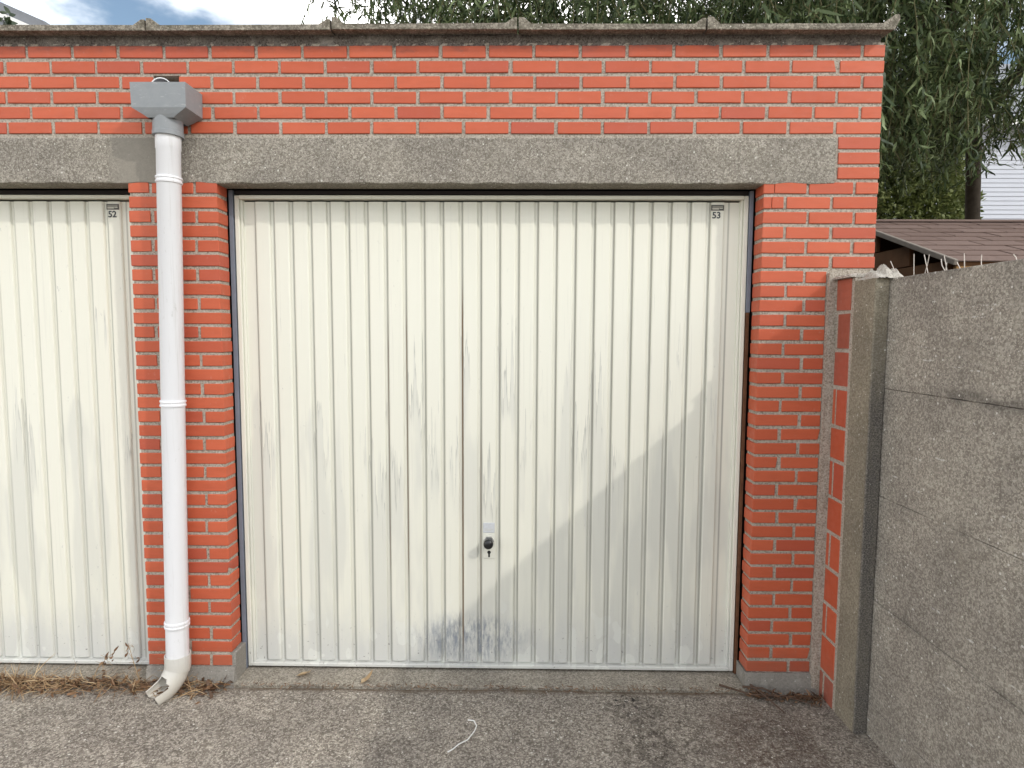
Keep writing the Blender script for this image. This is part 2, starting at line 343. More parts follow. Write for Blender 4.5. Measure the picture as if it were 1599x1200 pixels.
def tube(bm, pts, rads, n=10, caps=True, mi=0):
    pts = [Vector(p) for p in pts]
    if isinstance(rads, (int, float)): rads = [rads]*len(pts)
    S = []
    for i, p in enumerate(pts):
        d = (pts[min(i+1, len(pts)-1)] - pts[max(i-1, 0)])
        S.append(circ(p, rads[i], d, n))
    rings(bm, S, caps, mi)
def new_mesh_np(name, verts, faces, mat, smooth=True):
    me = bpy.data.meshes.new(name)
    nv, nf, k = len(verts), len(faces), faces.shape[1]
    me.vertices.add(nv); me.vertices.foreach_set('co', verts.astype(np.float32).ravel())
    me.loops.add(nf*k); me.loops.foreach_set('vertex_index', faces.astype(np.int32).ravel())
    me.polygons.add(nf); me.polygons.foreach_set('loop_start', np.arange(0, nf*k, k, dtype=np.int32)); me.polygons.foreach_set('loop_total', np.full(nf, k, dtype=np.int32))
    if smooth: me.polygons.foreach_set('use_smooth', np.ones(nf, dtype=bool))
    me.materials.append(mat); me.update(calc_edges=True); return me
def strips(name, base, d, side, L, W, prof, curl, mat, wav=0.0):
    """ribbon leaves: base (N,3), d direction, side curl direction, L length, W width"""
    N = len(base); S = len(prof); t = np.linspace(0, 1, S)
    d = d/np.linalg.norm(d, axis=1, keepdims=True); side = side - d*(side*d).sum(1, keepdims=True); side /= np.linalg.norm(side, axis=1, keepdims=True)+1e-9
    nrm = np.cross(d, side)
    ang = curl[:, None]*t[None, :] + wav*np.sin(t[None, :]*5.5 + rng.uniform(0, 6, (N, 1)))*0.6
    st = L[:, None]/(S-1)
    dx = np.cumsum(np.concatenate([np.zeros((N, 1)), np.cos(ang[:, :-1])*st], 1), 1); dy = np.cumsum(np.concatenate([np.zeros((N, 1)), np.sin(ang[:, :-1])*st], 1), 1)
    cen = base[:, None, :] + dx[..., None]*d[:, None, :] + dy[..., None]*side[:, None, :]
    wv = nrm*np.cos(0.5) + side*np.sin(0.5)*0.6
    hw = (W[:, None]*np.array(prof)[None, :]*0.5)[..., None]*wv[:, None, :]
    V = np.stack([cen-hw, cen+hw], 2).reshape(-1, 3)
    i0 = (np.arange(N)*S*2)[:, None] + (np.arange(S-1)*2)[None, :]
    F = np.stack([i0, i0+1, i0+3, i0+2], -1).reshape(-1, 4)
    return V, F

# ------------------------------------------------------------------ ground
GZ = -0.078
bm = bmesh.new()
xs = [-120, -30, -8] + list(np.linspace(-5, 1.5, 90)) + [8, 30, 120]; ys = [-120, -30, -8] + list(np.linspace(-3, 0.06, 50)) + [0.5, 6, 30, 120]
g = [[bm.verts.new((x, y, GZ + (0.004*math.sin(x*5.1+y*3)*math.cos(y*6.3-x*2) + random.uniform(-.0012, .0012) if -5 <= x <= 1.5 and -3 <= y <= 0.0 else 0) - (0.012 if y < 0.0 and y > -0.035 else 0))) for x in xs] for y in ys]
for j in range(len(ys)-1):
    for i in range(len(xs)-1):
        f = bm.faces.new((g[j][i], g[j][i+1], g[j+1][i+1], g[j+1][i])); f.smooth = True
tag(link('ground', mesh_of(bm, 'ground', M_GROUND)), 'worn grey exposed aggregate concrete yard', None, None, 'structure')

# ------------------------------------------------------------------ garage building
garage = thing('garage_building', (-1.9, 0.0, GZ), 'long flat roofed garage block of red brick with two cream doors', 'garage')
P = 0.0635787; BH = 0.0490; ZT = 44*P
OPEN = [(-5.665, -3.280), (-2.885, -0.498)]
HOLE = (-3.150, -3.036, ZT-2.75*P, ZT-2.02*P)     # broken opening behind the rainwater hopper
bm = bmesh.new(); F0 = 0.0055; F1 = 0.10
zb = GZ-0.2; zo = 35*P
def core(x0, x1, z0, z1, y0=F0, y1=F1): box(bm, x0, x1, y0, y1, z0, z1)
core(-3.274, -2.891, zb, zo); core(-0.490, -0.004, zb, zo); core(-8.6, -5.671, zb, zo)
hx0, hx1, hz0, hz1 = HOLE
core(-8.6, hx0, zo, ZT+0.004); core(hx1, -0.004, zo, ZT+0.004); core(hx0, hx1, zo, hz0); core(hx0, hx1, hz1, ZT+0.004)
garage_wall = link('wall', mesh_of(bm, 'wall', M_MORTAR), garage)
# inner leaf, side and rear walls, roof deck
bm = bmesh.new()
box(bm, -3.262, -2.903, 0.101, 0.28, zb, zo); box(bm, -0.478, -0.006, 0.101, 5.2, zb, ZT-0.01); box(bm, -8.6, -0.48, 0.101, 0.30, zo+0.005, ZT-0.012); box(bm, -8.58, -0.48, 5.0, 5.19, zb, ZT-0.02); box(bm, -8.59, -8.4, 0.31, 4.99, zb, ZT-0.02)
box(bm, -3.2, -3.0, 0.31, 4.98, zb, ZT-0.1); box(bm, -8.38, -0.49, 0.31, 4.99, ZT-0.10, ZT-0.015)
link('inner_wall', mesh_of(bm, 'inner_wall', M_DARK), garage)

# bricks: a few shared chamfered meshes per length
brick_mesh = {}
def brick_var(L, D, v, mat):
    key = (round(L, 3), round(D, 3), v, mat.name)
    if key not in brick_mesh:
        t = bmesh.new(); box(t, -L/2, L/2, 0, D, -BH/2, BH/2, 0.0022)
        r = random.Random(hash(key[:3]) % 9999 + v)
        for q in t.verts:
            q.co += Vector((r.uniform(-.0009, .0009), 0, r.uniform(-.0008, .0008)))
        if v == 3:      # a knocked-off corner
            s = r.choice((-1, 1)); e = r.choice((-1, 1))
            for q in t.verts:
                if q.co.x*s > L/2-0.006 and q.co.z*e > BH/2-0.006 and q.co.y < 0.01: q.co += Vector((-s*(0.006 + 0.004*(L > .15)), 0, -e*r.uniform(.0005, .0015)))
        brick_mesh[key] = mesh_of(t, 'brick', mat)
    return brick_mesh[key]
extra = []
def brick(x0, x1, row, D=0.096):
    L = x1-x0; z = row*P + P/2 + random.uniform(-.0012, .0012); xc = (x0+x1)/2 + random.uniform(-.0016, .0016)
    L = round(L + (random.choice((-.002, 0, 0, .001)) if row < 33 or row > 34 else 0), 3); xc = (x0+x1)/2 if row in (33, 34) else xc
    if x1 < -4.1:
        extra.append((x0, x1, z)); return
    o = link('brick', brick_var(L, D, (3 if random.random() < 0.03 else random.choice((0, 1, 2))), M_BRICK), garage, (xc, random.uniform(-.0012, .0012), z))
    o.rotation_euler = (random.uniform(-.006, .006), random.uniform(-.006, .006), random.uniform(-.004, .004))
J = 0.0140/2
for row in range(38, 44):
    full = row % 2 == 0
    drift = random.uniform(-.006, .006)
    k = 0; x1 = -0.004
    first = True
    while x1 > -8.5:
        w_ = 0.2 if (full or not first) else 0.1
        edge = -0.195 - 0.2*k if full else -0.095 - 0.2*k
        left = edge + drift
        a, c_ = left + J, x1 - (0 if first else J)
        if row == 41 and a < HOLE[1] and c_ > HOLE[0]:
            if a < HOLE[0]-0.03: brick(a, HOLE[0], row)
            if c_ > HOLE[1]+0.03: brick(HOLE[1], c_, row)
        else: brick(a, c_, row)
        x1 = left; k += 1; first = False
for row in range(35, 38): brick(-0.181, -0.003, row)
for i, row in enumerate(range(34, -1, -1)):         # i=0 just below the lintel
    d = random.uniform(-.004, .004)
    if i < 6:
        if i == 0: spans = [(-0.496, -0.4475), (-0.4460, -0.309), (-0.296, -0.108), (-0.095, -0.003)]
        elif i == 1: spans = [(-0.496, -0.4565), (-0.4550, -0.404), (-0.390, -0.203), (-0.190, -0.003)]
        elif i % 2 == 0: spans = [(-0.496, -0.309), (-0.296, -0.108), (-0.095, -0.003)]
        else: spans = [(-0.496, -0.404), (-0.390, -0.203), (-0.190, -0.003)]
    else:
        if i % 2 == 0: spans = [(-0.496, -0.309), (-0.295, -0.207)]
        else: spans = [(-0.496, -0.392), (-0.378, -0.207)]
    for q, (a, c_) in enumerate(spans): brick(a + (d if q else 0), c_ + (d if q < len(spans)-1 else 0), row)
    if i % 2 == 0: spans = [(-3.279, -3.186), (-3.172, -2.990), (-2.977, -2.886)]
    else: spans = [(-3.279, -3.089), (-3.075, -2.886)]
    for q, (a, c_) in enumerate(spans): brick(a + (d if q else 0), c_ + (d if q < len(spans)-1 else 0), row)
bm = bmesh.new()
for a, c_, z in extra: box(bm, a, c_, 0, 0.09, z-BH/2, z+BH/2, 0.002)
for row in range(35):
    for q in range(15):
        a = -8.58 + q*0.2 - (0.1 if row % 2 else 0); e = min(a+0.187, -5.667)
        if e-a > 0.04: box(bm, max(a, -8.59), e, 0, 0.09, row*P+P/2-BH/2, row*P+P/2+BH/2, 0.002)
tag(link('brick', mesh_of(bm, 'brick_run', M_BRICK), garage), kind='stuff')

# mortar bed under the coping, render plinths at the pier feet, lintels
def lumpy(x0, x1, y0, y1, z0, z1, nx, nz, amp, mat, name, parent, label=None, taper=0.0):
    bm = bmesh.new(); box(bm, x0+0.002, x1-0.002, y0+amp+0.002, y1, z0+0.001, z1-amp-0.002)
    bmesh.ops.recalc_face_normals(bm, faces=bm.faces[:])
    rows = [[bm.verts.new((x0 + (x1-x0)*i/nx, y0 + random.uniform(-amp, amp) - taper*(1-j/nz), z0 + (z1-z0)*j/nz + (random.uniform(-amp, amp) if j in (0, nz) else 0))) for i in range(nx+1)] for j in range(nz+1)]
    for j in range(nz):
        for i in range(nx):
            f = bm.faces.new((rows[j][i], rows[j][i+1], rows[j+1][i+1], rows[j+1][i])); f.smooth = True
    for a, b2 in zip(rows[-1], rows[-1][1:]):      # top lip back to the core
        c1 = bm.verts.new((a.co.x, y1-0.001, z1-amp)); c2 = bm.verts.new((b2.co.x, y1-0.001, z1-amp)); bm.faces.new((a, b2, c2, c1))
    for s in (0, -1):
        col = [r[s] for r in rows]; bk = [bm.verts.new((v.co.x, y1-0.001, v.co.z)) for v in col]
        for a, b2, c1, c2 in zip(col, col[1:], bk, bk[1:]): bm.faces.new((a, b2, c2, c1))
    o = link(name, mesh_of(bm, name, mat), parent)
    if label: o['label'] = label
    return o
M_BED = m_mortar('sooty bedding mortar', (0.21, 0.185, 0.165), (0.07, 0.06, 0.055))
lumpy(-8.5, -0.02, 0.004, 0.09, ZT-0.009, ZT+0.038, 420, 3, 0.005, M_BED, 'mortar_bed', garage)
for a, c_ in ((-3.286, -2.872), (-0.505, -0.185)):
    lumpy(a, c_, -0.006, 0.11, GZ-0.03, 0.004, 30, 5, 0.003, M_RENDER, 'pier_plinth', garage, None, 0.022)
lumpy(-2.893, -2.868, 0.004, 0.115, GZ-0.03, 0.07, 4, 6, 0.004, M_RENDER, 'pier_plinth', garage, None, 0.012)
def lintel(x0, x1, label):
    bm = bmesh.new(); n = 110; z0, z1 = zo-0.016, zo+3*P-0.011
    prof = lambda x, k: [Vector((x, -0.002, z0+0.004+k)), Vector((x, 0.004, z0+k*0.5)), Vector((x, 0.098, z0)), Vector((x, 0.098, z1)), Vector((x, 0.0, z1)), Vector((x, -0.002, z1-0.004))]
    rings(bm, [prof(x0+(x1-x0)*i/n, 0.0028*math.sin(i*0.9+x0)+random.uniform(-.0015, .0015)) for i in range(n+1)], True, 0, False)
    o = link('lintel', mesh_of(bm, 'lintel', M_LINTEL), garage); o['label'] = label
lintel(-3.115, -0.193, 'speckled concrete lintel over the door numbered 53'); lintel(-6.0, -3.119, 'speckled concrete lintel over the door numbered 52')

# coping tiles with raised joint covers
def coping(x0, x1, last=False):
    L = x1-x0; t = 0.023
    def prof(y, dz):
        pts = [(0.0, 0.0), (L-0.003, 0.0)]
        if last: pts += [(L, 0.010), (L+0.016, 0.040), (L+0.012, 0.058), (L-0.004, 0.060), (L-0.055, t)]
        else: pts += [(L-0.003, t+0.022), (L-0.018, t+0.022), (L-0.050, t)]
        if True: pts += [(0.052, t), (0.022, t+0.027), (0.0, t+0.028)]
        return [Vector((px, y, pz+dz)) for px, pz in pts]
    bm = bmesh.new()
    ysq = [-0.057, -0.055, 0.0, 0.12, 0.258, 0.26]
    rings(bm, [prof(y, 0.03*(y+0.055)/0.315) for y in ysq], True, 0, False)
    bmesh.ops.bevel(bm, geom=[e for e in bm.edges if e.calc_length() > 0.2], offset=0.003, segments=1, affect='EDGES')
    for v in bm.verts: v.co += Vector((0, random.uniform(-.002, .002), random.uniform(-.0012, .0012)))
    o = link('coping_tile', mesh_of(bm, 'coping_tile', M_COPING), garage, (x0, random.uniform(-.003, .003), 2.829 + random.uniform(-.002, .002)))
    o.rotation_euler = (random.uniform(-.01, .01), random.uniform(-.0025, .0025), random.uniform(-.003, .003))
js = [-6.289, -5.50, -4.713, -3.925, -3.138, -2.350, -1.563, -0.774]
for a, c_ in zip(js, js[1:]): coping(a, c_-0.004)
coping(-0.774, 0.004, True); coping(-8.6, -6.293)

# door sill
bm = bmesh.new(); rows = []
for a, c_ in OPEN: box(bm, a+0.004, c_-0.004, -0.022, 0.30, GZ-0.1, GZ+0.010, 0.006)
M_SILL = NB('sill concrete', 0.95, 0.1); c_, h_ = aggregate(M_SILL, (0.36, 0.33, 0.28), (0.18, 0.16, 0.13), (0.46, 0.43, 0.37), 120, 260); M_SILL.bump(h_, 0.6, 0.003); M_SILL = M_SILL.done(c_)
tag(link('door_sill', mesh_of(bm, 'door_sill', M_SILL), garage))

# ------------------------------------------------------------------ garage doors
LX0, LX1, LZ0, LZ1 = -2.862, -0.518, -0.056, 2.184
PITCH = 0.08712; PX0 = -2.776; PZ0, PZ1 = -0.036, 2.158
def panel_mesh(wd, mat):
    """pressed rib: flat face, sloping sides, rounded lower corners; local origin at lower left"""
    t = bmesh.new(); r = 0.012; s = 0.0055; dp = 0.011; H = PZ1-PZ0
    def loop(ins, y):
        pts = []
        for cx, cz, a0 in ((r, r, 180), (wd-r, r, 270)):
            for k in range(4):
                a = R(a0 + 30*k); pts.append(Vector((cx + (r-ins)*math.cos(a), y, cz + (r-ins)*math.sin(a))))
        pts += [Vector((wd-ins, y, H)), Vector((ins, y, H))]
        return pts
    A = [t.verts.new(p) for p in loop(0, 0.0)]; B = [t.verts.new(p) for p in loop(s*0.6, -dp*0.75)]; D = [t.verts.new(p) for p in loop(s*1.5, -dp)]
    n = len(A)
    for U, W in ((A, B), (B, D)):
        for i in range(n): t.faces.new((U[i], U[(i+1) % n], W[(i+1) % n], W[i]))
    t.faces.new(D)
    bmesh.ops.recalc_face_normals(t, faces=t.faces[:])
    return t
def text_mesh(s, size, mat):
    cu = bpy.data.curves.new('number', 'FONT'); cu.body = s; cu.size = size; cu.extrude = 0.0004; cu.offset = 0.0010; cu.align_x = 'CENTER'; cu.align_y = 'CENTER'
    o = bpy.data.objects.new('tmp', cu); C.objects.link(o); bpy.context.view_layer.update()
    me = bpy.data.meshes.new_from_object(o.evaluated_get(bpy.context.evaluated_depsgraph_get())); bpy.data.objects.remove(o)
    me.materials.clear(); me.materials.append(mat); return me
def garage_door(dx, num, mat):
    T = Vector((dx, 0, 0)); bm = bmesh.new()
    box(bm, LX0+0.012+dx, LX1-0.012+dx, 0.138, 0.150, LZ0+0.010, 2.1590)
    door = link('garage_door', mesh_of(bm, 'garage_door', mat), garage)
    door['label'] = 'cream up and over ribbed door numbered ' + num
    # outer angle frame of the leaf
    bm = bmesh.new(); y0, y1 = 0.112, 0.152
    def bar(x0, x1, z0, z1, yy=y0): box(bm, x0+dx, x1+dx, yy, y1, z0, z1, 0.0025)
    bar(LX0, LX0+0.020, LZ0, LZ1); bar(LX1-0.020, LX1, LZ0, LZ1)
    bar(LX0+0.0205, LX1-0.0205, LZ1-0.017, LZ1, 0.108); bar(LX0+0.0205, LX1-0.0205, LZ0, LZ0+0.017)
    bar(LX0+0.0205, LX0+0.032, LZ0+0.0175, LZ1-0.0165, 0.124); bar(LX1-0.032, LX1-0.0205, LZ0+0.0175, LZ1-0.0165, 0.124)
    link('door_frame', mesh_of(bm, 'door_frame', mat), door)
    for k in range(25):
        wd = PITCH-0.0145 if k < 24 else 0.066
        x = PX0 + k*PITCH
        t = panel_mesh(wd, mat)
        bmesh.ops.translate(t, vec=(x+dx, 0.1375, PZ0), verts=t.verts)
        # hand-pressed sheet: each rib slightly off
        for v in t.verts: v.co.x += 0.0006*math.sin(v.co.z*2.1+k*1.7); v.co.y += 0.0007*math.sin(v.co.z*1.3+k*2.3)
        link('door_panel', mesh_of(t, 'door_panel', mat), door)
    # plate and number on the last rib
    pc = PX0 + 24*PITCH + 0.031 + dx
    bm = bmesh.new(); box(bm, pc-0.029, pc+0.029, 0.1240, 0.1262, 2.121, 2.146, 0.0006)
    pl = link('maker_plate', mesh_of(bm, 'maker_plate', M_PLATE), door)
    bm = bmesh.new(); box(bm, pc-0.024, pc+0.023, 0.1236, 0.1243, 2.1355, 2.1385); box(bm, pc-0.024, pc+0.006, 0.1236, 0.1243, 2.1255, 2.1325); box(bm, pc+0.008, pc+0.023, 0.1236, 0.1243, 2.1285, 2.1325)
    me_pr = mesh_of(bm, 'plate_print', M_PALE); pm = bpy.data.objects.new('plate_print', me_pr)
    bm = bmesh.new(); bm.from_mesh(pl.data); add(bm, (lambda t: (t.from_mesh(me_pr), t)[1])(bmesh.new()), 1); bm.to_mesh(pl.data); bm.free(); pl.data.materials.append(M_PALE); bpy.data.objects.remove(pm)
    n = link('door_number', text_mesh(num, 0.040, M_INK), door, (pc-0.004, 0.1258, 2.099)); n.rotation_euler = (R(90), 0, 0)
    return door
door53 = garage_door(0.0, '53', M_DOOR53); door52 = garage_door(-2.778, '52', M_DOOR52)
# lock on door 53
kx = -1.694
bm = bmesh.new(); box(bm, kx-0.027, kx+0.027, 0.1235, 0.1262, 0.612, 0.660, 0.0008)
box(bm, kx-0.021, kx+0.020, 0.1231, 0.1240, 0.6285, 0.6300, 0, 1); box(bm, kx-0.021, kx+0.012, 0.1231, 0.1240, 0.6215, 0.6230, 0, 1)
link('lock_sticker', mesh_of(bm, 'lock_sticker', [M_STICK, M_PALE]), door53)
bm = bmesh.new()
for (a, c_, z0, z1) in ((-0.029, 0.030, 0.487, 0.610),): box(bm, kx+a, kx+c_, 0.1225, 0.1262, z0, z1, 0.0015)
link('lock_plate', mesh_of(bm, 'lock_plate', M_DOOR53), door53)
bm = bmesh.new()
rings(bm, [circ((kx, 0.123, 0.572), 0.026, (0, 1, 0), 6), circ((kx, 0.113, 0.572), 0.024, (0, 1, 0), 6)], True, 0, False)
link('knob_flange', mesh_of(bm, 'knob_flange', M_CHROME), door53)
bm = bmesh.new()
rings(bm, [circ((kx, yy, 0.572), rr, (0, 1, 0), 24) for yy, rr in ((0.114, 0.013), (0.096, 0.012), (0.090, 0.019), (0.078, 0.0235), (0.068, 0.0225), (0.062, 0.017), (0.060, 0.006))], True)
link('knob', mesh_of(bm, 'knob', M_BLACK), door53)
bm = bmesh.new()
rings(bm, [circ((kx+0.002, 0.1228, 0.540), 0.008, (0, 1, 0), 4), circ((kx+0.002, 0.1205, 0.540), 0.0085, (0, 1, 0), 4)], True, 0, False)
rings(bm, [circ((kx+0.001, 0.1226, 0.517), 0.0085, (0, 1, 0), 14), circ((kx+0.001, 0.1216, 0.517), 0.0085, (0, 1, 0), 14)], True, 0, False)
box(bm, kx-0.003, kx+0.005, 0.1217, 0.1226, 0.493, 0.512)
link('keyhole', mesh_of(bm, 'keyhole', M_DARK), door53)
# steel jambs in the reveal
for dx in (0.0, -2.778):
    bm = bmesh.new()
    box(bm, -2.884+dx, -2.866+dx, 0.104, 0.20, GZ+0.012, zo-0.02, 0.001);     link('door_jamb', mesh_of(bm, 'door_jamb', M_STEEL), garage)
    bm = bmesh.new(); box(bm, -0.516+dx, -0.499+dx, 0.104, 0.20, 1.66, zo-0.02, 0.001); link('door_jamb', mesh_of(bm, 'door_jamb', M_STEEL), garage)
    bm = bmesh.new(); box(bm, -2.8655+dx, -0.517+dx, 0.122, 0.20, 2.190, zo-0.018, 0.001); link('door_header', mesh_of(bm, 'door_header', M_HEAD), garage)
    bm = bmesh.new(); box(bm, -0.515+dx, -0.500+dx, 0.106, 0.20, GZ+0.012, 1.659, 0.002)
    j = link('door_jamb', mesh_of(bm, 'door_jamb', M_RUST), garage); j['label'] = 'rusty brown lower length of door jamb'

# ------------------------------------------------------------------ rainwater pipe
dp = thing('downpipe', (-3.10, -0.075, GZ), 'white plastic downpipe with grey hopper on the brick pier between the doors', 'downpipe')
A = Vector((-3.051, -0.072, 2.42)); B = Vector((-3.101, -0.072, 0.06)); ax = (B-A).normalized()
on = lambda z: A + (B-A)*((A.z-z)/(A.z-B.z))
bm = bmesh.new()
def rect(x0, x1, y0, y1, z): return [Vector((x0, y0, z)), Vector((x1, y0, z)), Vector((x1, y1, z)), Vector((x0, y1, z))]
H0 = (-3.166, -2.935, -0.140, -0.002)
cx_, cy_ = on(2.45).x, -0.072
S = [rect(H0[0], H0[1], H0[2], H0[3], 2.586), rect(H0[0]+.002, H0[1]-.002, H0[2]+.001, H0[3], 2.485), rect(cx_-0.075, cx_+0.075, -0.132, -0.006, 2.462), rect(cx_-0.054, cx_+0.054, -0.126, -0.018, 2.448)]
rings(bm, S, False, 0, False)
inner = [rect(H0[0]+.006, H0[1]-.006, H0[2]+.006, H0[3]-.004, 2.586), rect(H0[0]+.008, H0[1]-.008, H0[2]+.008, H0[3]-.004, 2.487), rect(cx_-0.05, cx_+0.05, -0.12, -0.02, 2.462)]
t = bmesh.new(); rings(t, inner, False, 0, False); bmesh.ops.reverse_faces(t, faces=t.faces[:]); add(bm, t)
t = bmesh.new(); o4 = [t.verts.new(p) for p in S[0]]; i4 = [t.verts.new(p) for p in inner[0]]
for i in range(4): t.faces.new((o4[i], o4[(i+1) % 4], i4[(i+1) % 4], i4[i]))
add(bm, t)
link('hopper', mesh_of(bm, 'hopper', M_PVCG), dp)
bm = bmesh.new(); rings(bm, [circ(on(z), r, ax, 32) for z, r in ((2.462, 0.059), (2.405, 0.059), (2.403, 0.061), (2.386, 0.061), (2.385, 0.053))], True)
link('hopper_socket', mesh_of(bm, 'hopper_socket', M_PVCG), dp)
bm = bmesh.new(); rings(bm, [circ(on(z), r, ax, 36) for z, r in ((2.40, 0.0500), (2.335, 0.0500), (2.332, 0.0478), (0.06, 0.0478))], True)
link('pipe', mesh_of(bm, 'pipe', M_PVCW), dp)
for z in (2.205, 1.247, 0.245):
    bm = bmesh.new(); rings(bm, [circ(on(z+d), r, ax, 36) for d, r in ((0.013, 0.0480), (0.013, 0.0522), (0.006, 0.0532), (0.003, 0.0500), (-0.003, 0.0500), (-0.006, 0.0532), (-0.013, 0.0522), (-0.013, 0.0480))], True, 0, False)
    box(bm, on(z).x-0.010, on(z).x+0.010, -0.021, 0.0, z-0.010, z+0.010)
    link('pipe_clamp', mesh_of(bm, 'pipe_clamp', M_PVCW), dp)
# broken elbow at the foot
bm = bmesh.new(); n = 30
cen = [on(0.10), on(0.045), Vector((-3.105, -0.075, 0.03)), Vector((-3.113, -0.088, 0.000)), Vector((-3.128, -0.108, -0.026)), Vector((-3.150, -0.135, -0.046)), Vector((-3.170, -0.162, -0.060))]
n = 44; fine = []
for i in range(len(cen)-1):
    for k in range(4): 
        p0, p1, p2, p3 = cen[max(i-1, 0)], cen[i], cen[i+1], cen[min(i+2, len(cen)-1)]; t = k/4
        fine.append(0.5*((2*p1) + (p2-p0)*t + (2*p0-5*p1+4*p2-p3)*t*t + (3*p1-p0-3*p2+p3)*t**3))
fine.append(cen[-1]); cen = fine
secO, secI = [], []
for i, p in enumerate(cen):
    d = (cen[min(i+1, len(cen)-1)] - cen[max(i-1, 0)])
    rr = 0.0545 if p.z > 0.035 else 0.052
    secO.append(circ(p, rr, d, n, (1, 0, 0))); secI.append(circ(p, rr-0.0045, d, n, (1, 0, 0)))
for i in range(len(cen)):          # the floor lies on the ground
    for S_ in (secO, secI):
        for v in S_[i]:
            if v.z < GZ+0.003: v.z = GZ+0.003 + (0.003 if S_ is secI else 0)
vo = [[bm.verts.new(p) for p in s_] for s_ in secO]; vi = [[bm.verts.new(p) for p in s_] for s_ in secI]
def keep(i, j):
    m = (vo[i][j].co + vo[i+1][(j+1) % n].co)/2; zc = cen[i].z
    return zc > -0.002 or m.z < zc + 0.020 + 0.006*math.sin(j*0.9)*(zc < -0.012) + 2.2*max(0, zc+0.014)
quads = {}
for i in range(len(cen)-1):
    for j in range(n):
        if keep(i, j):
            q = (j+1) % n; quads[(i, j)] = 1
            for V_, fl in ((vo, False), (vi, True)):
                f = (V_[i][j], V_[i][q], V_[i+1][q], V_[i+1][j]); f = bm.faces.new(f[::-1] if fl else f); f.smooth = True
for (i, j) in quads:               # wall thickness along every broken edge
    q = (j+1) % n
    for (nb, a, b2) in (((i+1, j), (i+1, j), (i+1, q)), ((i-1, j), (i, j), (i, q)), ((i, (j-1) % n), (i, j), (i+1, j)), ((i, q), (i, q), (i+1, q))):
        if nb not in quads:
            try: bm.faces.new((vo[a[0]][a[1]], vo[b2[0]][b2[1]], vi[b2[0]][b2[1]], vi[a[0]][a[1]]))
            except ValueError: pass
link('elbow', mesh_of(bm, 'elbow', m_pvc('yellowed elbow plastic', (0.62, 0.61, 0.575), 0.5)), dp)['label'] = 'broken yellowed elbow spilling onto the ground'
# outlet stub poking from the wall into the hopper
bm = bmesh.new(); c0 = Vector((-3.085, 0.05, 2.582)); c1 = Vector((-3.045, -0.120, 2.568)); d = c1-c0
O = [circ(c0+d*t, 0.043, d, 20) for t in (0, .5, 1)]; I = [circ(c0+d*t, 0.039, d, 20) for t in (0, .5, 1)]
rings(bm, O, False); t = bmesh.new(); rings(t, I, False); bmesh.ops.reverse_faces(t, faces=t.faces[:]); add(bm, t)
t = bmesh.new(); a4 = [t.verts.new(p) for p in O[-1]]; b4 = [t.verts.new(p) for p in I[-1]]
for i in range(20): t.faces.new((a4[i], a4[(i+1) % 20], b4[(i+1) % 20], b4[i]))
add(bm, t); link('outlet_stub', mesh_of(bm, 'outlet_stub', M_PVCW), garage)

# ------------------------------------------------------------------ block infill beside the fence
XS = -0.171
pier = thing('block_infill', (-0.12, -0.08, GZ), 'narrow stack of weathered red blocks mortared between garage pier and fence post', 'brickwork')
bm = bmesh.new(); box(bm, XS+0.0025, -0.052, -0.1645, -0.004, GZ-0.1, 1.80); 
core_ = link('mortar', mesh_of(bm, 'mortar', M_MORTAR), pier)
lumpy(-0.205, -0.166, -0.021, 0.004, GZ-0.05, 1.828, 4, 60, 0.003, M_MORTAR, 'mortar_strip', pier)
zs = [1.803, 1.655, 1.493, 1.331, 1.159, 1.009, 0.843, 0.685, 0.523, 0.358, 0.209, 0.040, -0.078]
zs[-1] = GZ-0.05
for i, (zt, zl) in enumerate(zip(zs, zs[1:])):
    spans = [(-0.141, -0.024)] if i % 2 == 0 else [(-0.141, -0.062), (-0.048, -0.024)]
    if i == 1: spans = [(-0.138, -0.044)]
    for a, c_ in spans:
        t = bmesh.new(); box(t, XS + random.uniform(-.001, .002), XS+0.10, a, c_, zl+0.008, zt-0.008, 0.002)
        for v in t.verts: v.co += Vector((0, random.uniform(-.0015, .0015), random.uniform(-.002, .002)))
        loc = Vector((XS, (a+c_)/2, (zt+zl)/2)); bmesh.ops.translate(t, vec=-loc, verts=t.verts)
        o = link('block', mesh_of(t, 'block', M_OLD if i in (0, 1, 2, 11) else M_BRICK), pier, loc)
# ragged mortar cap
bm = bmesh.new(); nx, ny = 14, 16
gr = [[bm.verts.new((-0.190 + 0.130*i/nx, -0.168 + 0.172*j/ny, 1.805 + 0.010*math.sin(3.1*i/nx)*math.sin(0.3+2.6*j/ny) + random.uniform(-.004, .006))) for i in range(nx+1)] for j in range(ny+1)]
for j in range(ny):
    for i in range(nx): bm.faces.new((gr[j][i], gr[j][i+1], gr[j+1][i+1], gr[j+1][i])).smooth = True
ed = gr[0] + [r[-1] for r in gr[1:]] + gr[-1][-2::-1] + [r[0] for r in gr[-2:0:-1]]
lo = [bm.verts.new((v.co.x, v.co.y, 1.797)) for v in ed]
for i in range(len(ed)): bm.faces.new((ed[i], lo[i], lo[(i+1) % len(ed)], ed[(i+1) % len(ed)]))
bmesh.ops.recalc_face_normals(bm, faces=bm.faces[:])
M_CAP = m_mortar('pale crumbly mortar', (0.50, 0.47, 0.42), (0.28, 0.25, 0.21))
link('mortar_cap', mesh_of(bm, 'mortar_cap', M_CAP), pier)

